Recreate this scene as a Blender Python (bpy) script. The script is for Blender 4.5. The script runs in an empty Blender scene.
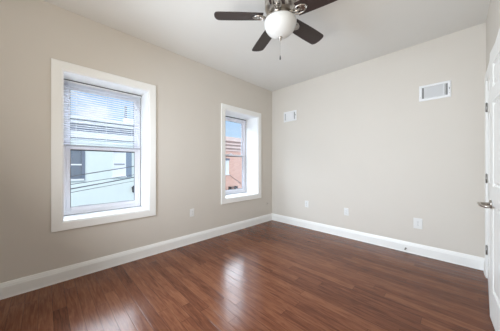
import bpy, bmesh, math, random
from mathutils import Vector, Matrix

random.seed(7)
scene = bpy.context.scene
COL = scene.collection

# ------------------------------------------------------------------ camera
# corner of the two visible walls = origin; left wall x=0, far wall y=0, room x>0, y<0
ROOM_W, ROOM_L, ROOM_H = 3.02, 4.30, 2.74
CAM = Vector((2.80, -3.45, 1.16))
FWD = Vector((-0.7090, 0.7052, 0.0)).normalized()
cam_data = bpy.data.cameras.new('camera')
cam_data.sensor_fit = 'HORIZONTAL'
cam_data.sensor_width = 36.0
cam_data.lens = 36.0 * 206.5 / 500.0
cam_data.clip_start = 0.02
cam_data.clip_end = 400
cam = bpy.data.objects.new('camera', cam_data)
COL.objects.link(cam)
cam.location = CAM
cam.rotation_euler = FWD.to_track_quat('-Z', 'Y').to_euler()
scene.camera = cam

# ------------------------------------------------------------------ colour management
vs = scene.view_settings
vs.view_transform = 'Standard'
vs.look = 'None'
vs.gamma = 1.0
vs.use_curve_mapping = False
vs.exposure = 0.08

# ------------------------------------------------------------------ world: pale blue sky, clouds, bright band added in the west (-x) for window light
SKY_LOW, SKY_BRIGHT = 1.0, 14.0
world = bpy.data.worlds.new('sky')
scene.world = world
world.use_nodes = True
wn, wl = world.node_tree.nodes, world.node_tree.links
wn.clear()
w_out = wn.new('ShaderNodeOutputWorld')
w_bg = wn.new('ShaderNodeBackground')
w_tc = wn.new('ShaderNodeTexCoord')
w_sep = wn.new('ShaderNodeSeparateXYZ')
wl.new(w_tc.outputs['Generated'], w_sep.inputs[0])


def w_map(sock, a, b, c, d):
    n = wn.new('ShaderNodeMapRange')
    n.interpolation_type = 'SMOOTHSTEP'
    wl.new(sock, n.inputs['Value'])
    for k, v in zip(('From Min', 'From Max', 'To Min', 'To Max'), (a, b, c, d)):
        n.inputs[k].default_value = v
    return n.outputs['Result']


def w_math(op, a, b):
    n = wn.new('ShaderNodeMath')
    n.operation = op
    for i, s in enumerate((a, b)):
        if isinstance(s, (int, float)):
            n.inputs[i].default_value = s
        else:
            wl.new(s, n.inputs[i])
    return n.outputs[0]


w_noise = wn.new('ShaderNodeTexNoise')
w_mapn = wn.new('ShaderNodeMapping')
w_mapn.inputs['Scale'].default_value = (3.0, 3.0, 7.0)
w_mapn.inputs['Location'].default_value = (0.35, 1.9, 0.25)
wl.new(w_tc.outputs['Generated'], w_mapn.inputs[0])
wl.new(w_mapn.outputs[0], w_noise.inputs['Vector'])
w_noise.inputs['Scale'].default_value = 1.6
w_noise.inputs['Detail'].default_value = 5.0
cloud = w_map(w_noise.outputs['Fac'], 0.55, 0.74, 0.0, 1.0)
up = w_map(w_sep.outputs['Z'], 0.0, 0.45, 0.0, 1.0)
blue = wn.new('ShaderNodeMix'); blue.data_type = 'RGBA'
blue.inputs['A'].default_value = (0.62, 0.80, 0.98, 1)
blue.inputs['B'].default_value = (0.30, 0.52, 0.88, 1)
wl.new(up, blue.inputs['Factor'])
skyc = wn.new('ShaderNodeMix'); skyc.data_type = 'RGBA'
skyc.inputs['B'].default_value = (0.96, 0.97, 1.0, 1)
wl.new(blue.outputs['Result'], skyc.inputs['A'])
wl.new(cloud, skyc.inputs['Factor'])
west = w_map(w_sep.outputs['X'], -0.05, -0.45, 0.0, 1.0)
band = w_math('MULTIPLY', w_math('MULTIPLY', w_map(w_sep.outputs['Z'], 0.30, 0.40, 0.0, 1.0), w_map(w_sep.outputs['Z'], 0.60, 0.74, 1.0, 0.12)), west)
glowc = wn.new('ShaderNodeMix'); glowc.data_type = 'RGBA'
glowc.inputs['B'].default_value = (0.84, 0.91, 1.0, 1)
wl.new(skyc.outputs['Result'], glowc.inputs['A'])
wl.new(band, glowc.inputs['Factor'])
w_str = w_math('ADD', w_math('MULTIPLY', band, SKY_BRIGHT), SKY_LOW)
wl.new(glowc.outputs['Result'], w_bg.inputs['Color'])
wl.new(w_str, w_bg.inputs['Strength'])
wl.new(w_bg.outputs[0], w_out.inputs[0])


def add_light(name, kind, loc, target, energy, color, **kw):
    d = bpy.data.lights.new(name, kind)
    d.energy = energy
    d.color = color
    for k, v in kw.items():
        setattr(d, k, v)
    o = bpy.data.objects.new(name, d)
    COL.objects.link(o)
    o.location = loc
    o.rotation_euler = (Vector(target) - Vector(loc)).to_track_quat('-Z', 'Y').to_euler()
    return o


# sun behind our house, on the fronts across the street
add_light('sun', 'SUN', (6, -4, 12), (-3.0, 0.5, 2.5), 2.6, (1.0, 0.96, 0.90), angle=math.radians(2.0))
# fill lights added behind the camera to brighten far wall and ceiling
add_light('fill_light_far_wall', 'AREA', (1.00, -4.18, 1.50), (2.15, 0.0, 0.85), 42.0, (0.82, 0.96, 1.12),
          shape='RECTANGLE', size=1.0, size_y=1.0, spread=math.radians(115))
add_light('fill_light_ceiling', 'AREA', (2.05, -3.85, 1.05), (1.95, -1.3, 2.74), 31.0, (1.0, 0.96, 0.89),
          shape='RECTANGLE', size=1.2, size_y=0.6, spread=math.radians(175))


# ------------------------------------------------------------------ materials
def srgb(r, g, b):
    def f(c):
        c /= 255.0
        return c / 12.92 if c <= 0.04045 else ((c + 0.055) / 1.055) ** 2.4
    return (f(r), f(g), f(b), 1.0)


def principled(name, col, rough=0.6, metal=0.0, spec=0.5, noise=0.0, nscale=30.0, bump=0.0, coat=0.0, stretch=(1, 1, 1)):
    m = bpy.data.materials.new(name)
    m.use_nodes = True
    nt = m.node_tree
    b = nt.nodes['Principled BSDF']
    b.inputs['Base Color'].default_value = col
    b.inputs['Roughness'].default_value = rough
    b.inputs['Metallic'].default_value = metal
    b.inputs['Specular IOR Level'].default_value = spec
    b.inputs['Coat Weight'].default_value = coat
    if noise or bump:
        tc = nt.nodes.new('ShaderNodeTexCoord')
        mp = nt.nodes.new('ShaderNodeMapping')
        mp.inputs['Scale'].default_value = stretch
        nz = nt.nodes.new('ShaderNodeTexNoise')
        nz.inputs['Scale'].default_value = nscale
        nz.inputs['Detail'].default_value = 4
        nt.links.new(tc.outputs['Object'], mp.inputs[0])
        nt.links.new(mp.outputs[0], nz.inputs['Vector'])
        if noise:
            mx = nt.nodes.new('ShaderNodeMix'); mx.data_type = 'RGBA'
            mx.inputs['A'].default_value = tuple(c * (1 - noise) for c in col[:3]) + (1,)
            mx.inputs['B'].default_value = tuple(min(1, c * (1 + noise)) for c in col[:3]) + (1,)
            nt.links.new(nz.outputs['Fac'], mx.inputs['Factor'])
            nt.links.new(mx.outputs['Result'], b.inputs['Base Color'])
        if bump:
            bp = nt.nodes.new('ShaderNodeBump')
            bp.inputs['Strength'].default_value = bump
            bp.inputs['Distance'].default_value = 0.002
            nt.links.new(nz.outputs['Fac'], bp.inputs['Height'])
            nt.links.new(bp.outputs[0], b.inputs['Normal'])
    return m


def glass_mat(name, tint=(0.97, 0.99, 1.0, 1), refl=0.9):
    m = bpy.data.materials.new(name)
    m.use_nodes = True
    nt = m.node_tree
    nt.nodes.clear()
    out = nt.nodes.new('ShaderNodeOutputMaterial')
    tr = nt.nodes.new('ShaderNodeBsdfTransparent'); tr.inputs[0].default_value = tint
    gl = nt.nodes.new('ShaderNodeBsdfGlossy'); gl.inputs['Roughness'].default_value = 0.02
    gl.inputs[0].default_value = (refl, refl, refl, 1)
    lw = nt.nodes.new('ShaderNodeLayerWeight')
    pw = nt.nodes.new('ShaderNodeMath'); pw.operation = 'POWER'; pw.inputs[1].default_value = 5.0
    ma = nt.nodes.new('ShaderNodeMath'); ma.operation = 'MULTIPLY_ADD'; ma.inputs[1].default_value = 0.9; ma.inputs[2].default_value = 0.03
    nt.links.new(lw.outputs['Facing'], pw.inputs[0]); nt.links.new(pw.outputs[0], ma.inputs[0])
    mx = nt.nodes.new('ShaderNodeMixShader')
    nt.links.new(ma.outputs[0], mx.inputs[0])
    nt.links.new(tr.outputs[0], mx.inputs[1])
    nt.links.new(gl.outputs[0], mx.inputs[2])
    nt.links.new(mx.outputs[0], out.inputs[0])
    return m


def wood_floor_mat():
    m = bpy.data.materials.new('oak_floor')
    m.use_nodes = True
    nt = m.node_tree
    N, L = nt.nodes, nt.links
    b = N['Principled BSDF']
    tc = N.new('ShaderNodeTexCoord')
    sp = N.new('ShaderNodeSeparateXYZ')
    L.new(tc.outputs['Object'], sp.inputs[0])

    def mt(op, a, c=None, clamp=False):
        n = N.new('ShaderNodeMath'); n.operation = op; n.use_clamp = clamp
        for i, s in enumerate((a, c)):
            if s is None:
                continue
            if isinstance(s, (int, float)):
                n.inputs[i].default_value = s
            else:
                L.new(s, n.inputs[i])
        return n.outputs[0]

    def wnoise(x, y):
        cb = N.new('ShaderNodeCombineXYZ')
        for i, s in enumerate((x, y)):
            if isinstance(s, (int, float)):
                cb.inputs[i].default_value = s
            else:
                L.new(s, cb.inputs[i])
        n = N.new('ShaderNodeTexWhiteNoise'); n.noise_dimensions = '2D'
        L.new(cb.outputs[0], n.inputs['Vector'])
        return n.outputs['Value']
    W, LEN = 0.083, 1.15
    v = mt('DIVIDE', sp.outputs['Y'], W)
    row = mt('FLOOR', v)
    fv = mt('FRACT', v)
    r1 = wnoise(row, 3.7)
    u = mt('ADD', mt('DIVIDE', sp.outputs['X'], LEN), mt('MULTIPLY', r1, 7.0))
    idx = mt('FLOOR', u)
    fu = mt('FRACT', u)
    r2 = wnoise(row, idx)
    r3 = wnoise(mt('ADD', row, 51.3), idx)
    # grain, stretched along the plank, shifted per plank
    cb = N.new('ShaderNodeCombineXYZ')
    L.new(mt('ADD', mt('MULTIPLY', sp.outputs['X'], 4.5), mt('MULTIPLY', r2, 37.0)), cb.inputs[0])
    L.new(mt('MULTIPLY', sp.outputs['Y'], 42.0), cb.inputs[1])
    L.new(mt('MULTIPLY', r3, 19.0), cb.inputs[2])
    g = N.new('ShaderNodeTexNoise'); g.inputs['Scale'].default_value = 1.0; g.inputs['Detail'].default_value = 6
    g.inputs['Roughness'].default_value = 0.62; g.inputs['Distortion'].default_value = 0.9
    L.new(cb.outputs[0], g.inputs['Vector'])
    cb2 = N.new('ShaderNodeCombineXYZ')
    L.new(mt('ADD', mt('MULTIPLY', sp.outputs['X'], 6.0), mt('MULTIPLY', r3, 37.0)), cb2.inputs[0])
    L.new(mt('MULTIPLY', sp.outputs['Y'], 160.0), cb2.inputs[1])
    f = N.new('ShaderNodeTexNoise'); f.inputs['Scale'].default_value = 1.0; f.inputs['Detail'].default_value = 3
    L.new(cb2.outputs[0], f.inputs['Vector'])
    t = mt('ADD', mt('MULTIPLY', g.outputs['Fac'], 0.75), mt('MULTIPLY', f.outputs['Fac'], 0.25))
    t = mt('ADD', t, mt('MULTIPLY', mt('SUBTRACT', r2, 0.5), 0.20))
    rp = N.new('ShaderNodeValToRGB')
    cr = rp.color_ramp
    cr.elements[0].position = 0.27; cr.elements[0].color = srgb(*FLOOR_DARK)
    cr.elements[1].position = 0.74; cr.elements[1].color = srgb(*FLOOR_LIGHT)
    e = cr.elements.new(0.5); e.color = srgb(*FLOOR_MID)
    L.new(t, rp.inputs[0])
    # seams between the planks
    dv = mt('MULTIPLY', mt('MINIMUM', fv, mt('SUBTRACT', 1.0, fv)), W)
    du = mt('MULTIPLY', mt('MINIMUM', fu, mt('SUBTRACT', 1.0, fu)), LEN)
    d = mt('MINIMUM', dv, du)
    seam = mt('DIVIDE', d, 0.0022, clamp=True)
    mx = N.new('ShaderNodeMix'); mx.data_type = 'RGBA'
    mx.inputs['A'].default_value = srgb(30, 16, 11)
    L.new(rp.outputs[0], mx.inputs['B'])
    L.new(mt('ADD', mt('MULTIPLY', seam, 0.75), 0.25), mx.inputs['Factor'])
    L.new(mx.outputs['Result'], b.inputs['Base Color'])
    b.inputs['Roughness'].default_value = 0.30
    rr = mt('ADD', 0.13, mt('MULTIPLY', g.outputs['Fac'], 0.14))
    L.new(rr, b.inputs['Roughness'])
    b.inputs['Specular IOR Level'].default_value = 0.22
    bp = N.new('ShaderNodeBump'); bp.inputs['Strength'].default_value = 0.35; bp.inputs['Distance'].default_value = 0.0012
    hgt = mt('ADD', mt('MULTIPLY', mt('DIVIDE', d, 0.004, clamp=True), 1.0), mt('MULTIPLY', g.outputs['Fac'], 0.35))
    L.new(hgt, bp.inputs['Height'])
    L.new(bp.outputs[0], b.inputs['Normal'])
    return m


def brick_mat(name, c1, c2, mortar):
    m = bpy.data.materials.new(name)
    m.use_nodes = True
    nt = m.node_tree
    b = nt.nodes['Principled BSDF']
    tc = nt.nodes.new('ShaderNodeTexCoord')
    sp = nt.nodes.new('ShaderNodeSeparateXYZ')
    cb = nt.nodes.new('ShaderNodeCombineXYZ')
    ad = nt.nodes.new('ShaderNodeMath'); ad.operation = 'ADD'
    nt.links.new(tc.outputs['Object'], sp.inputs[0])
    nt.links.new(sp.outputs['X'], ad.inputs[0]); nt.links.new(sp.outputs['Y'], ad.inputs[1])
    nt.links.new(ad.outputs[0], cb.inputs[0]); nt.links.new(sp.outputs['Z'], cb.inputs[1])
    br = nt.nodes.new('ShaderNodeTexBrick')
    br.inputs['Scale'].default_value = 1.0
    br.inputs['Brick Width'].default_value = 0.215
    br.inputs['Row Height'].default_value = 0.075
    br.inputs['Mortar Size'].default_value = 0.006
    br.inputs['Color1'].default_value = c1
    br.inputs['Color2'].default_value = c2
    br.inputs['Mortar'].default_value = mortar
    nt.links.new(cb.outputs[0], br.inputs['Vector'])
    nt.links.new(br.outputs['Color'], b.inputs['Base Color'])
    b.inputs['Roughness'].default_value = 0.85
    return m


FLOOR_DARK, FLOOR_MID, FLOOR_LIGHT = (74, 40, 26), (110, 66, 45), (138, 90, 63)
M = {}
M['wall'] = principled('greige_wall_paint', srgb(214, 208, 199), 0.75, spec=0.25, noise=0.012, nscale=3, bump=0.03)
M['ceiling'] = principled('ceiling_paint', srgb(228, 227, 223), 0.85, spec=0.2, noise=0.01, nscale=6, bump=0.05)
M['trim'] = principled('white_trim_paint', srgb(243, 243, 240), 0.38, spec=0.4, noise=0.008, nscale=5)
M['reveal'] = principled('white_reveal_paint', srgb(246, 246, 245), 0.6, spec=0.3, noise=0.008, nscale=5)
M['vinyl'] = principled('white_vinyl', srgb(240, 240, 246), 0.4, spec=0.4, noise=0.01, nscale=8)
M['vinyl_grey_and_shade'] = principled('grey_vinyl_and_shade', srgb(172, 174, 182), 0.5, noise=0.02)
M['gasket_and_shade'] = principled('dark_gasket_and_shade', srgb(70, 72, 78), 0.6, noise=0.05)  # gaskets, and the dark strips that stand in for gap shadows
M['blind'] = principled('white_blind_slat', srgb(238, 240, 243), 0.45, spec=0.4, noise=0.01, nscale=8)
M['door'] = principled('white_door_paint', srgb(236, 236, 233), 0.38, spec=0.4, noise=0.008, nscale=5)
M['floor'] = wood_floor_mat()
M['glass'] = glass_mat('window_glass')
M['nickel'] = principled('brushed_nickel', srgb(184, 178, 171), 0.28, metal=1.0, noise=0.06, nscale=90, stretch=(1, 1, 12))
M['hinge'] = principled('satin_hinge_metal', srgb(160, 158, 154), 0.4, metal=1.0, noise=0.06, nscale=60)
M['blade'] = principled('espresso_blade', srgb(52, 41, 38), 0.42, noise=0.25, nscale=9, stretch=(1, 12, 1), spec=0.45)
M['bowl'] = principled('frosted_bowl_glass', srgb(210, 209, 206), 0.35, noise=0.01, nscale=6)
M['bowl'].node_tree.nodes['Principled BSDF'].inputs['Subsurface Weight'].default_value = 0.3
M['bowl'].node_tree.nodes['Principled BSDF'].inputs['Subsurface Radius'].default_value = (0.05, 0.05, 0.05)
M['vent'] = principled('white_vent_enamel', srgb(236, 237, 238), 0.45, noise=0.01)
M['vent_dark'] = principled('vent_duct_dark', srgb(142, 142, 140), 0.8, noise=0.1)
M['plate'] = principled('white_plate_plastic', srgb(229, 229, 227), 0.4, noise=0.01)
M['slot'] = principled('dark_slot', srgb(55, 55, 58), 0.7, noise=0.05)
M['rubber'] = principled('dark_rubber', srgb(52, 50, 50), 0.7, noise=0.1)
M['mint'] = principled('mint_stucco', srgb(222, 230, 224), 0.9, spec=0.1, noise=0.03, nscale=4, bump=0.2)
M['white_ext'] = principled('white_exterior_paint', srgb(240, 240, 240), 0.8, spec=0.2, noise=0.02, nscale=4)
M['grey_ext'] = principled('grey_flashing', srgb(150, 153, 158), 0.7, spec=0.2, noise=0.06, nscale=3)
M['slate_ext'] = principled('blue_grey_frieze', srgb(116, 124, 138), 0.7, spec=0.2, noise=0.06, nscale=3)
M['ext_pane'] = principled('dark_window_pane', srgb(96, 108, 122), 0.12, spec=0.6, noise=0.1, nscale=3)
M['shade'] = principled('white_roller_shade', srgb(236, 238, 242), 0.8, noise=0.02)
M['shutter_and_shadow'] = principled('slate_blue_shutter', srgb(132, 146, 162), 0.6, noise=0.06)
M['brick'] = brick_mat('salmon_brick', srgb(220, 166, 146), srgb(232, 184, 164), srgb(226, 204, 192))
M['cornice'] = principled('tan_cornice_paint', srgb(232, 206, 196), 0.8, noise=0.08, nscale=3)
M['cornice_dark'] = principled('brown_cornice_paint', srgb(204, 172, 160), 0.8, noise=0.08, nscale=3)
M['asphalt'] = principled('street_asphalt', srgb(150, 150, 150), 0.9, noise=0.15, nscale=12, bump=0.3)
M['concrete'] = principled('pavement_concrete', srgb(176, 174, 168), 0.9, noise=0.1, nscale=8, bump=0.2)
M['wire'] = principled('black_wire', srgb(86, 86, 90), 0.7, noise=0.05)
M['iron'] = principled('black_iron', srgb(48, 48, 52), 0.6, noise=0.05)
M['roof'] = principled('grey_roof_felt', srgb(150, 150, 152), 0.9, noise=0.1, nscale=4)


# ------------------------------------------------------------------ mesh helpers
class MB:
    """Collects shapes and links them as one mesh object."""

    def __init__(self):
        self.v, self.f, self.s = [], [], []

    def add(self, verts, faces, smooth=False):
        o = len(self.v)
        self.v += [tuple(p) for p in verts]
        self.f += [tuple(i + o for i in fc) for fc in faces]
        self.s += [smooth] * len(faces)
        return self

    def box(self, x0, x1, y0, y1, z0, z1):
        v = [(x, y, z) for z in (z0, z1) for y in (y0, y1) for x in (x0, x1)]
        return self.add(v, [(0, 2, 3, 1), (4, 5, 7, 6), (0, 1, 5, 4), (2, 6, 7, 3), (0, 4, 6, 2), (1, 3, 7, 5)])

    def tube(self, pts, r, n=10, cap=True):
        pts = [Vector(p) for p in pts]
        rs = r if isinstance(r, (list, tuple)) else [r] * len(pts)
        verts, faces = [], []
        ref = None
        for i, p in enumerate(pts):
            d = (pts[min(i + 1, len(pts) - 1)] - pts[max(i - 1, 0)]).normalized()
            if ref is None:
                ref = Vector((0, 0, 1)) if abs(d.z) < 0.9 else Vector((1, 0, 0))
            a = d.cross(ref).normalized()
            b = a.cross(d).normalized()
            ref = b
            for k in range(n):
                t = 2 * math.pi * k / n
                verts.append(p + (a * math.cos(t) + b * math.sin(t)) * rs[i])
        for i in range(len(pts) - 1):
            for k in range(n):
                k2 = (k + 1) % n
                faces.append((i * n + k, i * n + k2, (i + 1) * n + k2, (i + 1) * n + k))
        self.add(verts, faces, True)
        if cap:
            m = len(pts) - 1
            self.add(verts[:n], [tuple(range(n))[::-1]])
            self.add(verts[m * n:], [tuple(range(n))])
        return self

    def lathe(self, prof, n=40, c=(0, 0, 0), smooth=True):
        verts, faces = [], []
        for (r, z) in prof:
            for k in range(n):
                t = 2 * math.pi * k / n
                verts.append((c[0] + r * math.cos(t), c[1] + r * math.sin(t), c[2] + z))
        for i in range(len(prof) - 1):
            for k in range(n):
                k2 = (k + 1) % n
                faces.append((i * n + k, i * n + k2, (i + 1) * n + k2, (i + 1) * n + k))
        return self.add(verts, faces, smooth)

    def frame(self, x0, x1, z0, z1, prof, y=0.0):
        """Mitred picture frame round the rectangle; prof = closed [(outward, depth)], depth along -y."""
        verts, faces = [], []
        n = len(prof)
        for (sx, sz, cx, cz) in ((-1, -1, x0, z0), (1, -1, x1, z0), (1, 1, x1, z1), (-1, 1, x0, z1)):
            for (o, d) in prof:
                verts.append((cx + sx * o, y - d, cz + sz * o))
        for c in range(4):
            c2 = (c + 1) % 4
            for k in range(n):
                k2 = (k + 1) % n
                faces.append((c * n + k, c2 * n + k, c2 * n + k2, c * n + k2))
        return self.add(verts, faces)

    def prism(self, poly, z0, z1):
        n = len(poly)
        v = [(p[0], p[1], z0) for p in poly] + [(p[0], p[1], z1) for p in poly]
        f = [tuple(range(n))[::-1], tuple(range(n, 2 * n))]
        f += [(i, (i + 1) % n, n + (i + 1) % n, n + i) for i in range(n)]
        return self.add(v, f)

    def sweep(self, a, b, prof, out):
        """Profile [(out, up)] swept from a to b along a wall; out = unit vector off the wall."""
        a, b, out = Vector(a), Vector(b), Vector(out)
        n = len(prof)
        v = [p + out * o + Vector((0, 0, z)) for p in (a, b) for (o, z) in prof]
        f = [(k, (k + 1) % n, n + (k + 1) % n, n + k) for k in range(n)]
        f += [tuple(range(n))[::-1], tuple(range(n, 2 * n))]
        return self.add(v, f)

    def xform(self, mat):
        self.v = [tuple(mat @ Vector(p)) for p in self.v]
        return self

    def build(self, name, mat, parent=None, bevel=0.0, loc=None, rotz=None):
        me = bpy.data.meshes.new(name)
        me.from_pydata(self.v, [], self.f)
        me.materials.append(M[mat])
        me.polygons.foreach_set('use_smooth', self.s)
        bm = bmesh.new()
        bm.from_mesh(me)
        bmesh.ops.remove_doubles(bm, verts=bm.verts, dist=1e-5)
        bmesh.ops.recalc_face_normals(bm, faces=bm.faces)
        bm.to_mesh(me)
        bm.free()
        o = bpy.data.objects.new(name, me)
        COL.objects.link(o)
        if parent is not None:
            o.parent = parent
        if loc is not None:
            o.location = loc
        if rotz is not None:
            o.rotation_euler = (0, 0, rotz)
        if bevel:
            md = o.modifiers.new('bevel', 'BEVEL')
            md.width = bevel
            md.segments = 2
            md.limit_method = 'ANGLE'
        return o


def tag(o, label=None, cat=None, group=None, kind=None):
    for k, v in (('label', label), ('category', cat), ('group', group), ('kind', kind)):
        if v:
            o[k] = v
    return o


def empty(name, loc, rotz=0.0):
    o = bpy.data.objects.new(name, None)
    o.empty_display_size = 0.1
    COL.objects.link(o)
    o.location = loc
    o.rotation_euler = (0, 0, rotz)
    return o


def copy_thing(root, loc, rotz, label):
    r = root.copy(); COL.objects.link(r)
    r.location = loc; r.rotation_euler = (0, 0, rotz)
    r['label'] = label
    for ch in list(root.children):
        c = ch.copy(); COL.objects.link(c); c.parent = r
        for g in ch.children:
            d = g.copy(); COL.objects.link(d); d.parent = c
    return r


R90 = math.pi / 2
WT = 0.44                                  # thickness of the street wall
WZ0, WZ1 = 0.588, 2.125                    # clear opening of the windows
WINDOWS = ((-2.9115, 0.83), (-0.856, 0.83))  # centre y, clear width

# ------------------------------------------------------------------ the room shell
b = MB()
b.box(-0.02, ROOM_W + 0.02, -ROOM_L, 0, -0.12, 0)
tag(b.build('floor', 'floor'), 'glossy red-brown hardwood plank floor', 'floor', kind='structure')
b = MB()
b.box(-WT, ROOM_W + 0.9, -ROOM_L - 0.12, 0.12, ROOM_H, ROOM_H + 0.15)
tag(b.build('ceiling', 'ceiling'), 'plain off-white ceiling with the fan', 'ceiling', kind='structure')

b = MB()
ys = [-ROOM_L - 0.12]
for cy, w in WINDOWS:
    ys += [cy - w / 2, cy + w / 2]
ys.append(0.12)
for i in range(0, len(ys), 2):
    b.box(-WT, 0, ys[i], ys[i + 1], -0.12, ROOM_H)
for cy, w in WINDOWS:
    b.box(-WT, 0, cy - w / 2, cy + w / 2, -0.12, WZ0)
    b.box(-WT, 0, cy - w / 2, cy + w / 2, WZ1, ROOM_H)
tag(b.build('wall_left', 'wall'), 'greige left wall with two deep windows', 'wall', kind='structure')
b = MB().box(0, ROOM_W + 0.9, 0, 0.12, -0.12, ROOM_H)
tag(b.build('wall_back', 'wall'), 'pale greige far wall with two air vents', 'wall', kind='structure')
# right wall with the closet opening and the closet behind it
DY0, DY1, DZ = -1.842, -0.226, 2.03
b = MB()
b.box(ROOM_W, ROOM_W + 0.11, DY1, 0, -0.12, ROOM_H)
b.box(ROOM_W, ROOM_W + 0.11, -ROOM_L, DY0, -0.12, ROOM_H)
b.box(ROOM_W, ROOM_W + 0.11, DY0, DY1, DZ, ROOM_H)
b.box(ROOM_W + 0.78, ROOM_W + 0.9, -ROOM_L, 0, -0.12, ROOM_H)
b.box(ROOM_W + 0.11, ROOM_W + 0.78, -ROOM_L, -ROOM_L + 0.1, -0.12, ROOM_H)
b.box(ROOM_W + 0.02, ROOM_W + 0.78, -ROOM_L, 0, -0.12, 0.0)
tag(b.build('wall_right', 'wall'), 'pale wall strip at the right edge around the white doors', 'wall', kind='structure')
b = MB().box(0, ROOM_W + 0.9, -ROOM_L - 0.12, -ROOM_L, -0.12, ROOM_H)
tag(b.build('wall_front', 'wall'), 'greige wall behind the viewer', 'wall', kind='structure')

BASE = [(0, 0), (0.019, 0), (0.019, 0.006), (0.016, 0.010), (0.016, 0.098), (0.013, 0.106), (0.013, 0.112),
        (0.009, 0.124), (0.006, 0.136), (0, 0.138)]
tag(MB().sweep((0, -ROOM_L, 0), (0, 0, 0), BASE, (1, 0, 0)).build('baseboard_left', 'trim'),
    'white moulded baseboard under the two windows', 'baseboard', kind='structure')
tag(MB().sweep((0.016, 0, 0), (ROOM_W, 0, 0), BASE, (0, -1, 0)).build('baseboard_back', 'trim'),
    'white moulded baseboard along the far wall', 'baseboard', kind='structure')
b = MB().sweep((ROOM_W, DY0 - 0.085, 0), (ROOM_W, -ROOM_L, 0), BASE, (-1, 0, 0))
b.sweep((ROOM_W, -0.02, 0), (ROOM_W, DY1 + 0.08, 0), BASE, (-1, 0, 0))
tag(b.build('baseboard_right', 'trim'), 'white baseboard beside the doors', 'baseboard', kind='structure')

# ------------------------------------------------------------------ windows (local: interior towards -y, street towards +y)
CAS = [(0.0, 0.0), (0.0, 0.013), (0.004, 0.016), (0.070, 0.019), (0.077, 0.019), (0.080, 0.016), (0.080, 0.0)]


def make_window(name, cy, w, label, deep):
    e = deep - 0.237            # how far the sashes sit back
    root = empty(name, (0, cy, WZ0), R90)
    tag(root, label, 'window', kind='structure')
    h = WZ1 - WZ0
    hw = w / 2
    MB().frame(-hw, hw, 0, h, CAS).build('casing', 'trim', root, bevel=0.0015)
    # painted lining of the deep reveal
    t = 0.012
    b = MB()
    b.box(-hw, -hw + t, -0.004, deep, 0, h)
    b.box(hw - t, hw, -0.004, deep, 0, h)
    b.box(-hw + t, hw - t, -0.004, deep, h - t, h)
    b.build('reveal_lining', 'reveal', root)
    MB().box(-hw + t, hw - t, -0.004, deep, 0, t).build('sill_board', 'reveal', root)
    x0, x1, z0, z1 = -hw + t, hw - t, t, h - t
    # vinyl main frame
    fw = 0.038
    MB().frame(x0 + fw, x1 - fw, z0 + fw, z1 - fw,
               [(0, 0), (0, 0.062), (0.010, 0.062), (0.010, 0.078), (fw, 0.078), (fw, 0)], y=0.315 + e).build('window_frame', 'vinyl', root, bevel=0.0015)
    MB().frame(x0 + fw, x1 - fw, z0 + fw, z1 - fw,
               [(fw - 0.004, 0.0), (fw - 0.004, 0.004), (fw + 0.003, 0.004), (fw + 0.003, 0.0)], y=deep).build('frame_seal', 'gasket_and_shade', root)
    MB().box(x0, x1, deep - 0.004, deep, z1 - 0.015, z1).build('head_shadow_strip', 'gasket_and_shade', root)  # dark strip standing in for the gap shadow under the soffit
    sx0, sx1, sz0, sz1 = x0 + fw, x1 - fw, z0 + fw, z1 - fw
    mid = (sz0 + sz1) / 2 + 0.006

    def sash(nm, za, zb, yf, sw, rail_top, rail_bot, bits):
        yf += e
        s = MB()
        s.box(sx0, sx0 + sw, yf, yf + 0.028, za, zb)
        s.box(sx1 - sw, sx1, yf, yf + 0.028, za, zb)
        s.box(sx0 + sw, sx1 - sw, yf, yf + 0.028, zb - rail_top, zb)
        s.box(sx0 + sw, sx1 - sw, yf, yf + 0.028, za, za + rail_bot)
        so = s.build(nm, 'vinyl', root, bevel=0.002)
        MB().box(sx0 + sw - 0.004, sx1 - sw + 0.004, yf + 0.011, yf + 0.016, za + rail_bot - 0.004, zb - rail_top + 0.004).build('pane', 'glass', so)
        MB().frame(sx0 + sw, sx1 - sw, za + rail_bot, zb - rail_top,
                   [(0.0, 0), (0.0, 0.004), (-0.004, 0.004), (-0.004, 0)], y=yf + 0.011).build('glazing_bead', 'gasket_and_shade', so)
        if bits:
            MB().box(sx0 + sw, sx1 - sw, yf + 0.002, yf + 0.010, zb - rail_top - 0.014, zb - rail_top).build('top_shadow_strip', 'gasket_and_shade', so)  # dark strip in place of the shadow along the top of the glass
        return so
    sash('upper_sash', mid - 0.016, sz1, 0.282, 0.032, 0.036, 0.032, 0)
    low = sash('lower_sash', sz0, mid + 0.016, 0.252, 0.034, 0.032, 0.046, 1)
    lb = MB()
    lb.box(-0.03, 0.03, 0.238 + e, 0.252 + e, mid + 0.016, mid + 0.024)
    lb.tube([(-0.012, 0.247 + e, mid + 0.030), (0.026, 0.240 + e, mid + 0.030)], 0.005, 8)
    lb.build('sash_lock', 'vinyl', low, bevel=0.001)
    for sx in (-0.2, 0.2):
        MB().box(sx - 0.062, sx + 0.062, 0.243 + e, 0.252 + e, sz0 + 0.046, sz0 + 0.058).build('lift_grip', 'vinyl_grey_and_shade', low, bevel=0.001)
    return root


make_window('window_1', WINDOWS[0][0], WINDOWS[0][1], 'large white deep-set sash window with a half-lowered slatted blind, left of the pair', 0.285)
make_window('window_2', WINDOWS[1][0], WINDOWS[1][1], 'white deep-set sash window without blind, nearest the room corner', 0.335)

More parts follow.
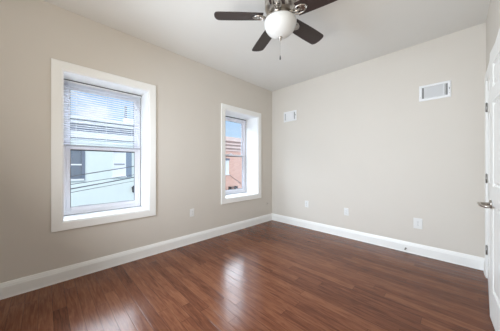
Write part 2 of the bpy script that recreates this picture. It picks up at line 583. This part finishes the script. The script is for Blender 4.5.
# blind over the upper half of the near window
bw = WINDOWS[0][1] - 0.040
blind = empty('window_blind', (-0.258, WINDOWS[0][0], WZ1 - 0.012), R90)
tag(blind, 'white slatted mini blind lowered over the upper half of the left window', 'blind')
MB().box(-bw / 2, bw / 2, -0.013, 0.013, -0.030, -0.002).build('headrail', 'blind', blind, bevel=0.002)
MB().box(-bw / 2 - 0.006, bw / 2 + 0.006, -0.017, 0.010, -0.010, -0.001).build('headrail_shadow_strip', 'gasket_and_shade', blind)  # added dark strip for the shaded gap above the headrail
s = MB()
BL = 0.735
zz = -0.048
tilt = math.radians(-12)
while zz > -BL + 0.022:
    pr = []
    for k in range(5):
        q = (k / 4 - 0.5) * 0.025
        pr.append((q * math.cos(tilt), zz + q * math.sin(tilt) + 0.0012 * (1 - (q / 0.0125) ** 2)))
    vv = [(x, y, z) for x in (-bw / 2 + 0.003, bw / 2 - 0.003) for (y, z) in pr]
    vv += [(x, y, z - 0.0005) for (x, y, z) in vv]
    ff = [(k, k + 1, k + 6, k + 5) for k in range(4)] + [(10 + k, 10 + k + 5, 10 + k + 6, 10 + k + 1) for k in range(4)]
    s.add(vv, ff, True)
    zz -= 0.026
s.build('slats', 'blind', blind)
MB().box(-bw / 2 + 0.002, bw / 2 - 0.002, -0.012, 0.012, -BL, -BL + 0.016).build('bottom_rail', 'vinyl_grey_and_shade', blind, bevel=0.003)  # backlit shade of the rail is put into its grey colour
for x in (-bw * 0.36, 0.0, bw * 0.36):
    MB().tube([(x, -0.0145, -0.03), (x, -0.0145, -BL + 0.01)], 0.0009, 5).tube([(x, 0.0145, -0.03), (x, 0.0145, -BL + 0.01)], 0.0009, 5).build('ladder_cord', 'blind', blind)
MB().tube([(-bw * 0.44, -0.020, -0.03), (-bw * 0.44, -0.020, -0.55)], 0.003, 6).build('tilt_wand', 'blind', blind)

# ------------------------------------------------------------------ doors of the closet (local: x along the leaf from its hinge, -y = room side)
DW, DH = 0.80, 2.015


def make_leaf(name, label, loc, rotz, mirror, lever):
    root = empty(name, loc, rotz)
    tag(root, label, 'door', kind='structure')
    sgn = -1 if mirror else 1
    X = lambda a: sgn * a

    def bx(m, a, c, y0, y1, z0, z1):
        m.box(min(X(a), X(c)), max(X(a), X(c)), y0, y1, z0, z1)
    z0, z1 = 0.010, DH
    st = 0.105
    mid = 0.095
    m = MB()
    bx(m, 0, st, 0, 0.035, z0, z1)
    bx(m, DW - st, DW, 0, 0.035, z0, z1)
    bx(m, (DW - mid) / 2, (DW + mid) / 2, 0, 0.035, z0, z1)
    rails = [(z0, 0.24), (0.87, 1.01), (1.62, 1.73), (1.90, z1)]
    for (a, c) in rails:
        bx(m, st, (DW - mid) / 2, 0, 0.035, a, c)
        bx(m, (DW + mid) / 2, DW - st, 0, 0.035, a, c)
    m.build('door_leaf', 'door', root, bevel=0.001)
    for (xa, xb) in ((st, (DW - mid) / 2), ((DW + mid) / 2, DW - st)):
        for (za, zb) in ((0.24, 0.87), (1.01, 1.62), (1.73, 1.90)):
            p = MB()
            lo, hi = min(X(xa), X(xb)), max(X(xa), X(xb))
            p.box(lo, hi, 0.012, 0.024, za, zb)
            g = 0.03
            vv = [(lo + 0.012, 0.012, za + 0.012), (hi - 0.012, 0.012, za + 0.012), (hi - 0.012, 0.012, zb - 0.012), (lo + 0.012, 0.012, zb - 0.012),
                  (lo + g, 0.003, za + g), (hi - g, 0.003, za + g), (hi - g, 0.003, zb - g), (lo + g, 0.003, zb - g)]
            p.add(vv, [(0, 1, 5, 4), (1, 2, 6, 5), (2, 3, 7, 6), (3, 0, 4, 7), (4, 5, 6, 7)])
            p.frame(lo + 0.012, hi - 0.012, za + 0.012, zb - 0.012, [(0, 0), (0.004, 0.006), (0.012, 0.008), (0.012, 0)], y=0.012)
            p.build('panel', 'door', root)
    for hz in (0.29, 1.025, 1.755):
        hgs = MB()
        hgs.tube([(X(-0.004), -0.008, hz - 0.045), (X(-0.004), -0.008, hz + 0.045)], 0.0075, 10)
        for q in (-0.015, 0.015):
            hgs.tube([(X(-0.004), -0.008, hz + q - 0.001), (X(-0.004), -0.008, hz + q + 0.001)], 0.0085, 10)
        hgs.tube([(X(-0.004), -0.008, hz + 0.045), (X(-0.004), -0.008, hz + 0.052)], [0.006, 0.003], 10)
        bx(hgs, -0.002, 0.016, -0.0025, 0.0, hz - 0.045, hz + 0.045)
        hgs.build('hinge', 'hinge', root)
    if lever:
        lx, lz = DW - 0.062, 0.872
        hd = MB()
        hd.xform(Matrix())
        ros = MB().lathe([(0.0, 0.0), (0.031, 0.0), (0.032, 0.004), (0.029, 0.010), (0.016, 0.013), (0.0125, 0.014), (0.0115, 0.060), (0.0, 0.060)], 24)
        ros.xform(Matrix.Translation((X(lx), 0, lz)) @ Matrix.Rotation(R90, 4, 'X'))
        lv = ros.build('lever_handle', 'nickel', root)
        arm = MB()
        pts, rad = [], []
        for k in range(13):
            q = k / 12
            pts.append((X(lx + 0.010 - 0.128 * q), -0.060 - 0.006 * math.sin(math.pi * q) + 0.034 * max(0.0, q - 0.6) ** 2 / 0.16, lz + 0.004 * math.sin(q * math.pi) - 0.006 * q))
            rad.append(0.0135 - 0.004 * math.sin(q * math.pi) if 0 < k < 12 else 0.009)
        arm.tube(pts, rad, 12)
        arm.build('lever_arm', 'nickel', lv)
        bx2 = MB()
        bx(bx2, DW - 0.0005, DW + 0.0015, 0.006, 0.029, lz - 0.028, lz + 0.028)
        bx2.build('latch_plate', 'nickel', root)
    return root


# leaf running from the far jamb towards the viewer: local x -> world -y, local -y (room side) -> world -x
make_leaf('door_1', 'white panelled door without handle, hinged at the casing next to the far wall', (ROOM_W - 0.002, DY1 - 0.004, 0),
          -R90 - math.radians(3.1), False, False)
make_leaf('door_2', 'white panelled door with a nickel lever handle, cut off by the right edge', (ROOM_W - 0.002, DY0 + 0.004, 0), -R90 + math.radians(3.2), True, True)

# casing round the pair (three-sided, mitred)
b = MB()
CW, CT = 0.070, 0.018
y0, y1, z1 = DY0, DY1, DZ
prof = [(0, 0), (0, 0.010), (0.008, 0.015), (0.050, 0.016), (0.056, CT), (CW, CT), (CW, 0)]
n = len(prof)
vv = []
for (yy, zz_, sy, sz) in ((y0, 0.0, -1, 0), (y0, z1, -1, 1), (y1, z1, 1, 1), (y1, 0.0, 1, 0)):
    for (o, d) in prof:
        vv.append((ROOM_W - d, yy + sy * o, zz_ + sz * o))
ff = []
for c in range(3):
    for k in range(n):
        k2 = (k + 1) % n
        ff.append((c * n + k, (c + 1) * n + k, (c + 1) * n + k2, c * n + k2))
ff += [tuple(range(n)), tuple(range(3 * n, 4 * n))[::-1]]
b.add(vv, ff)
# stop strips inside the opening
b.box(ROOM_W + 0.045, ROOM_W + 0.11, y1 - 0.012, y1, 0, z1)
b.box(ROOM_W + 0.045, ROOM_W + 0.11, y0, y0 + 0.012, 0, z1)
b.box(ROOM_W + 0.045, ROOM_W + 0.11, y0, y1, z1 - 0.012, z1)
tag(b.build('trim_1', 'trim'), 'white casing around the doors at the right edge', 'door casing', kind='structure')

# ------------------------------------------------------------------ ceiling fan
FAN = Vector((1.712, -1.997, ROOM_H))
fan = empty('ceiling_fan', FAN)
tag(fan, 'brushed nickel ceiling fan with five dark espresso blades and a white bowl light', 'ceiling fan')
BZ = 2.452 - ROOM_H           # blade plane
MB().lathe([(0.0, 0), (0.085, 0), (0.088, -0.010), (0.080, -0.030), (0.070, -0.055), (0.066, -0.075)], 40).build('canopy', 'nickel', fan)
MB().lathe([(0.066, -0.070), (0.105, -0.078), (0.128, -0.098), (0.135, -0.125), (0.135, -0.170), (0.128, -0.178), (0.128, -0.192),
            (0.135, -0.198), (0.130, -0.225), (0.108, -0.246), (0.080, -0.258), (0.0, -0.260)], 48).build('motor_housing', 'nickel', fan)
MB().lathe([(0.0, -0.258), (0.075, -0.258), (0.078, -0.270), (0.078, -0.296), (0.092, -0.306), (0.124, -0.318), (0.131, -0.326), (0.131, -0.336),
            (0.0, -0.337)], 48).build('light_fitter', 'nickel', fan)
bowl = []
for k in range(15):
    t = k / 14 * math.pi / 2
    bowl.append((0.139 * math.cos(t) ** 1.05 if k < 14 else 0.0, -0.338 - 0.128 * math.sin(t)))
bowl = [(0.130, -0.334), (0.137, -0.334)] + bowl
MB().lathe(bowl, 48).build('light_bowl', 'bowl', fan)
MB().lathe([(0.0, -0.462), (0.016, -0.463), (0.018, -0.468), (0.010, -0.475), (0.007, -0.482), (0.011, -0.488), (0.006, -0.496), (0.0, -0.498)], 20).build('finial', 'nickel', fan)
ch = MB()
for k in range(32):
    z = -0.498 - 0.0040 * k
    ch.lathe([(0.0003, 0.0018), (0.0017, 0.0010), (0.0017, -0.0010), (0.0003, -0.0022)], 6, (0.0, 0.0, z))
cho = ch.build('pull_chain', 'nickel', fan)
MB().lathe([(0.0, -0.622), (0.003, -0.624), (0.0045, -0.634), (0.006, -0.650), (0.005, -0.660), (0.0, -0.663)], 12).build('chain_fob', 'iron', cho)

# blade outline (local x outwards)
R0, R1 = 0.150, 0.572
out = []
NS = 12
top = []
for k in range(NS + 1):
    q = k / NS
    x = R0 + (R1 - R0 - 0.045) * q
    wd = 0.062 + 0.010 * math.sin(q * math.pi * 0.6)
    top.append((x, wd))
tipw = top[-1][1]
tip = []
for k in range(1, 10):
    t = k / 10 * math.pi
    tip.append((R1 - 0.045 + 0.045 * math.sin(t) ** 0.7, tipw * math.cos(t)))
outline = [(R0 + 0.006, -0.0)] + [(x, y) for x, y in top] + tip + [(x, -y) for x, y in reversed(top)]
pitch = Matrix.Rotation(math.radians(-12), 4, 'X')
PHI0 = math.degrees(math.atan2(0.709, 0.705))
proto_blade = None
for k in range(5):
    ang = math.radians(180 + 72 * k + PHI0 + 1.2)
    bl = MB().prism(outline, -0.003, 0.003)
    bl.xform(pitch)
    bo = bl.build('blade', 'blade', fan, bevel=0.0015, loc=(0, 0, BZ), rotz=ang)
    # scrolled bracket under the blade root: two arms, a plate with an open loop
    br = MB()
    br.tube([(0.070, 0, 0.030), (0.100, 0, 0.012), (0.125, 0, -0.012), (0.150, 0, -0.012), (0.178, 0, -0.007)], [0.012, 0.011, 0.010, 0.010, 0.008], 8)
    for sg in (-1, 1):
        br.tube([(0.128, 0.004 * sg, -0.012), (0.140, 0.024 * sg, -0.014), (0.165, 0.036 * sg, -0.010), (0.195, 0.034 * sg, -0.008), (0.222, 0.020 * sg, -0.007), (0.236, 0.0, -0.007)], 0.0065, 8)
    br.prism([(0.176, -0.022), (0.222, -0.018), (0.242, 0.0), (0.222, 0.018), (0.176, 0.022), (0.166, 0.0)], -0.008, -0.0035)
    for px, py in ((0.190, -0.012), (0.190, 0.012), (0.225, 0.0)):
        br.lathe([(0.0, -0.011), (0.004, -0.0105), (0.005, -0.008)], 10, (px, py, 0))
    br.xform(pitch)
    br.build('blade_bracket', 'nickel', bo)

# ------------------------------------------------------------------ air vents (local: wall plane y=0, room towards -y)
def make_vent(loc, label):
    v = empty('air_vent', loc)
    tag(v, label, 'air vent', 'wall air vents')
    W, H = 0.152, 0.100
    MB().frame(-W + 0.032, W - 0.032, -H + 0.030, H - 0.030, [(0, 0), (0, 0.010), (0.006, 0.013), (0.022, 0.012), (0.030, 0.004), (0.030, 0)]).build('vent_frame', 'vent', v)
    MB().box(-W + 0.030, W - 0.030, -0.0015, -0.0002, -H + 0.028, H - 0.028).build('duct_backing', 'vent_dark', v)
    m = MB()
    x = -W + 0.058
    while x < W - 0.062:
        a = math.radians(34)
        dx, dy = 0.0068 * math.cos(a), 0.0068 * math.sin(a)
        m.add([(x - dx, -0.0052 - dy, -H + 0.031), (x + dx, -0.0052 + dy, -H + 0.031), (x + dx, -0.0052 + dy, H - 0.031), (x - dx, -0.0052 - dy, H - 0.031),
               (x - dx + .001, -0.0052 - dy + .0012, -H + 0.031), (x + dx + .001, -0.0052 + dy + .0012, -H + 0.031), (x + dx + .001, -0.0052 + dy + .0012, H - 0.031), (x - dx + .001, -0.0052 - dy + .0012, H - 0.031)],
              [(0, 1, 2, 3), (7, 6, 5, 4), (0, 4, 5, 1), (1, 5, 6, 2), (2, 6, 7, 3), (3, 7, 4, 0)])
        x += 0.0105
    m.build('louvres', 'vent', v)
    for xx in (-W + 0.056, W - 0.066, W - 0.056):
        MB().box(xx - 0.003, xx + 0.003, -0.012, -0.002, -H + 0.030, H - 0.030).build('divider_bar', 'vent', v)
    MB().box(W - 0.021, W - 0.015, -0.022, -0.010, -0.008, 0.014).build('damper_lever', 'vent_dark', v, bevel=0.001)
    for xx in (-W + 0.016, W - 0.016):
        for_z = 0.052
        MB().lathe([(0, 0.003), (0.003, 0.0025), (0.004, 0)], 10).xform(Matrix.Translation((xx, -0.0115, -for_z)) @ Matrix.Rotation(R90, 4, 'X')).build('screw', 'hinge', v)
    return v


vent = make_vent((2.597, 0, 2.085), 'white wall air vent high up near the doors, the larger-looking one on the right')
copy_thing(vent, (0.457, 0, 2.135), 0, 'white wall air vent high up close to the room corner, the smaller-looking one')

# ------------------------------------------------------------------ outlets (local as the vents)
def make_outlet(loc, rotz, label, pw=0.036, ph=0.060):
    o = empty('wall_outlet', loc, rotz)
    tag(o, label, 'outlet', 'wall outlets')
    MB().box(-pw, pw, -0.006, 0, -ph, ph).build('cover_plate', 'plate', o, bevel=0.003)
    for sz in (-1, 1):
        cz = sz * 0.0195
        f = MB()
        poly = []
        for k in range(20):
            t = 2 * math.pi * k / 20
            poly.append((0.0170 * math.cos(t), max(-0.0135, min(0.0135, 0.0170 * math.sin(t)))))
        f.prism(poly, 0, 0.0022)
        f.xform(Matrix.Translation((0, -0.006, cz)) @ Matrix.Rotation(R90, 4, 'X'))
        fo = f.build('socket', 'plate', o)
        sl = MB()
        sl.box(-0.0075, -0.0055, -0.0088, -0.0080, cz - 0.001, cz + 0.0075)
        sl.box(0.0055, 0.0075, -0.0088, -0.0080, cz, cz + 0.0075)
        sl.box(-0.0022, 0.0022, -0.0088, -0.0080, cz - 0.0095, cz - 0.0050)
        sl.build('slots', 'slot', fo)
    MB().lathe([(0, 0.0015), (0.0025, 0.001), (0.003, 0)], 10).xform(Matrix.Translation((0, -0.006, 0)) @ Matrix.Rotation(R90, 4, 'X')).build('screw', 'hinge', o)
    return o


ol = make_outlet((0, -1.888, 0.455), R90, 'white outlet plate on the left wall between the two windows')
copy_thing(ol, (0.825, 0, 0.445), 0, 'white outlet plate on the far wall, nearest the room corner')
copy_thing(ol, (1.535, 0, 0.415), 0, 'white outlet plate in the middle of the far wall')
make_outlet((2.435, 0, 0.405), 0, 'large white outlet plate on the far wall below the right air vent', 0.046, 0.068)
cj = empty('cable_jack', (0, -0.150, 0.37), R90)
tag(cj, 'small greige cable wall plate under the far window beside the corner', 'cable jack')
MB().box(-0.022, 0.022, -0.005, 0, -0.036, 0.036).build('cover_plate', 'wall', cj, bevel=0.002)
MB().lathe([(0, 0.012), (0.004, 0.012), (0.0045, 0.0), (0.008, 0)], 12).xform(Matrix.Translation((0, -0.005, 0)) @ Matrix.Rotation(R90, 4, 'X')).build('connector', 'hinge', cj)

ds = empty('door_stop', (2.31, -0.016, 0.052))
tag(ds, 'small dark door stop on the white far-wall baseboard', 'door stop')
MB().lathe([(0, 0), (0.011, 0), (0.011, 0.003), (0.006, 0.006)], 16).xform(Matrix.Rotation(R90, 4, 'X')).build('base_disc', 'hinge', ds)
sp = [(0.0048 * math.cos(k * 0.8), -0.005 - 0.0006 * k, 0.0048 * math.sin(k * 0.8)) for k in range(70)]
MB().tube(sp, 0.0010, 5).build('spring', 'hinge', ds)
MB().lathe([(0, 0.062), (0.006, 0.061), (0.0075, 0.055), (0.0075, 0.046), (0, 0.045)], 16).xform(Matrix.Rotation(R90, 4, 'X')).build('rubber_tip', 'rubber', ds)

# ------------------------------------------------------------------ outside: street, house fronts across it
GZ = -3.6
tag(MB().box(-60, 30, -60, 60, GZ - 0.3, GZ).build('street', 'asphalt'), 'grey asphalt street below the windows', 'street', kind='structure')
tag(MB().box(-10.0, -8.0, -40, 40, GZ - 0.05, GZ + 0.14).build('pavement', 'concrete'), 'pale concrete pavement across the street', 'pavement', kind='structure')

FX = -10.0


def ext_window(parent, y0, y1, z0, z1, pane='ext_pane', frame='white_ext', rail_mat=None):
    """Window on a house front; parent Empty sits at (FX, 0, GZ); +x is towards us."""
    a, c = z0 - GZ, z1 - GZ
    f = MB()
    w = 0.055
    f.box(-0.03, 0.05, y0 - w, y0, a - w, c + w)
    f.box(-0.03, 0.05, y1, y1 + w, a - w, c + w)
    f.box(-0.03, 0.05, y0, y1, c, c + w)
    f.box(-0.03, 0.09, y0 - 0.09, y1 + 0.09, a - w - 0.02, a)
    fo = f.build('window', frame, parent)
    MB().box(-0.02, 0.035, y0, y1, (a + c) / 2 - 0.03, (a + c) / 2 + 0.03).build('meeting_rail', rail_mat or frame, fo)
    MB().box(-0.02, 0.008, y0, y1, a, c).build('pane', pane, fo)
    return fo


mh = empty('house', (FX, 0, GZ))
tag(mh, 'pale mint rowhouse with a white layered cornice, seen through the left window', 'house')
Y0, Y1 = -8.0, 1.55
MB().box(-8.0, 0, Y0, Y1, 0, 2.46 - GZ).build('wall', 'mint', mh)
c = MB()
c.box(-8.0, 0.10, Y0, Y1, 2.50 - GZ, 2.80 - GZ)
c.box(-8.0, 0.12, Y0, Y1, 3.17 - GZ, 3.30 - GZ)
c.box(-8.0, 0.22, Y0, Y1, 3.36 - GZ, 3.47 - GZ)
c.build('cornice', 'white_ext', mh)
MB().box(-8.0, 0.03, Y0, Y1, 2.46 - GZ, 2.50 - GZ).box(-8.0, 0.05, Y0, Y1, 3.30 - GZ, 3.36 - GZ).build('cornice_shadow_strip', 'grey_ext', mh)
MB().box(-8.0, 0.04, Y0, Y1, 2.80 - GZ, 3.00 - GZ).build('frieze', 'slate_ext', mh)
MB().box(-8.0, 0.06, Y0, Y1, 3.00 - GZ, 3.17 - GZ).build('upper_frieze', 'grey_ext', mh)
ext_window(mh, -3.10, -2.18, 0.52, 1.88)
MB().box(0, 0.06, -2.18, -2.06, 0.44 - GZ, 1.94 - GZ).build('shutter_and_shadow', 'slate_ext', mh, bevel=0.01)  # dark strip built for the shadowed window reveal
ext_window(mh, -0.86, -0.36, 0.60, 1.86, pane='shade', rail_mat='grey_ext')
ext_window(mh, -6.2, -5.35, 0.60, 1.88)
MB().box(0, 0.05, -0.30, -0.02, 0.52 - GZ, 1.92 - GZ).build('shutter_and_shadow', 'shutter_and_shadow', mh, bevel=0.01)
lamp = empty('wall_lantern', (FX, 0.07, -0.36))
tag(lamp, 'dark wall lantern on the mint house at the right edge of the left window', 'lantern')
MB().box(0, 0.03, -0.06, 0.06, 0.04, 0.32).build('back_plate', 'iron', lamp)
MB().lathe([(0.0, 0.43), (0.03, 0.40), (0.125, 0.31), (0.115, 0.28), (0.085, 0.05), (0.0, 0.0)], 12, (0.13, 0, 0)).build('lantern_body', 'iron', lamp)
chm = empty('chimney', (FX - 1.0, 0.14, 3.47))
tag(chm, 'white chimney block with a thin dark vent pipe on the mint house roof', 'chimney')
MB().box(-0.26, 0.26, -0.24, 0.24, 0, 0.36).box(-0.30, 0.30, -0.28, 0.28, 0.36, 0.44).build('chimney_block', 'white_ext', chm)
MB().tube([(0, -0.20, 0.44), (0, -0.20, 1.12)], 0.065, 12).lathe([(0.0, 0.06), (0.08, 0.0), (0.08, -0.02), (0.0, -0.02)], 12, (0, -0.20, 1.12)).build('vent_pipe', 'slate_ext', chm)

bh = empty('house', (FX, 0, GZ))
tag(bh, 'salmon brick rowhouse with a stepped tan cornice, seen through the far window', 'house')
B0, B1 = 1.57, 16.0
MB().box(-8.0, 0, B0, B1, 0, 2.30 - GZ).build('wall', 'brick', bh)
c = MB()
for (za, zb, o) in ((2.30, 2.42, 0.06), (2.54, 2.68, 0.16), (2.80, 2.92, 0.26), (3.06, 3.38, 0.36)):
    c.box(-8.0, o, B0, B1, za - GZ, zb - GZ)
c.build('cornice', 'cornice', bh)
c = MB()
for (za, zb, o) in ((2.42, 2.54, 0.04), (2.68, 2.80, 0.12), (2.92, 3.06, 0.22)):
    c.box(-8.0, o, B0, B1, za - GZ, zb - GZ)
c.build('cornice_groove', 'cornice_dark', bh)
for yy in (2.6, 5.88, 9.2, 12.0):
    wo = ext_window(bh, yy, yy + 0.95, 0.48, 1.50, pane='shade')
    MB().box(0, 0.07, yy - 0.12, yy + 1.07, 1.56 - GZ, 1.72 - GZ).build('lintel', 'slate_ext', wo)
rl = MB()
ra, rb = -0.50, -0.98
rl.box(0.0, 0.36, 6.86, 6.89, rb - GZ, ra - GZ); rl.box(0.0, 0.36, 7.51, 7.54, rb - GZ, ra - GZ)
rl.box(0.33, 0.36, 6.86, 7.54, ra - GZ - 0.03, ra - GZ); rl.box(0.30, 0.36, 6.86, 7.54, rb - GZ, rb - GZ + 0.03)
for k in range(5):
    rl.box(0.33, 0.36, 6.94 + k * 0.115, 6.98 + k * 0.115, rb - GZ, ra - GZ)
rl.build('window_guard', 'iron', bh)
MB().tube([(0.02, 6.95, 0.45 - GZ), (0.05, 8.2, -0.35 - GZ)], 0.03, 6).build('drain_pipe', 'cornice_dark', bh)


WIRES = (((-6.755, -2.847, 0.794), (-8.03, -0.442, 1.136), 0.018, 'uppermost overhead wire crossing the mint house, seen through the left window'),
         ((-5.959, -2.897, 0.569), (-7.809, -0.504, 0.742), 0.012, 'thin second overhead wire from the top, seen through the left window'),
         ((-5.694, -2.914, 0.447), (-7.588, -0.565, 0.637), 0.020, 'thick third overhead wire from the top, seen through the left window'),
         ((-5.428, -2.931, 0.364), (-7.367, -0.626, 0.492), 0.010, 'thin lowest overhead wire, seen through the left window'))
for (a, c, r, lab) in WIRES:
    p, q = Vector(a), Vector(c)
    d = q - p
    p, q = p + d * ((-0.5 - p.x) / d.x), q + d * ((FX + 0.40 - q.x) / d.x)   # from our row of houses to the front across the street
    pts = []
    for k in range(25):
        s_ = k / 24
        w_ = p.lerp(q, s_)
        w_.z -= 0.10 * s_ * (1 - s_)
        pts.append(w_)
    tag(MB().tube(pts, r, 6).build('overhead_wire', 'wire'), lab, 'wire', 'overhead wires over the street')
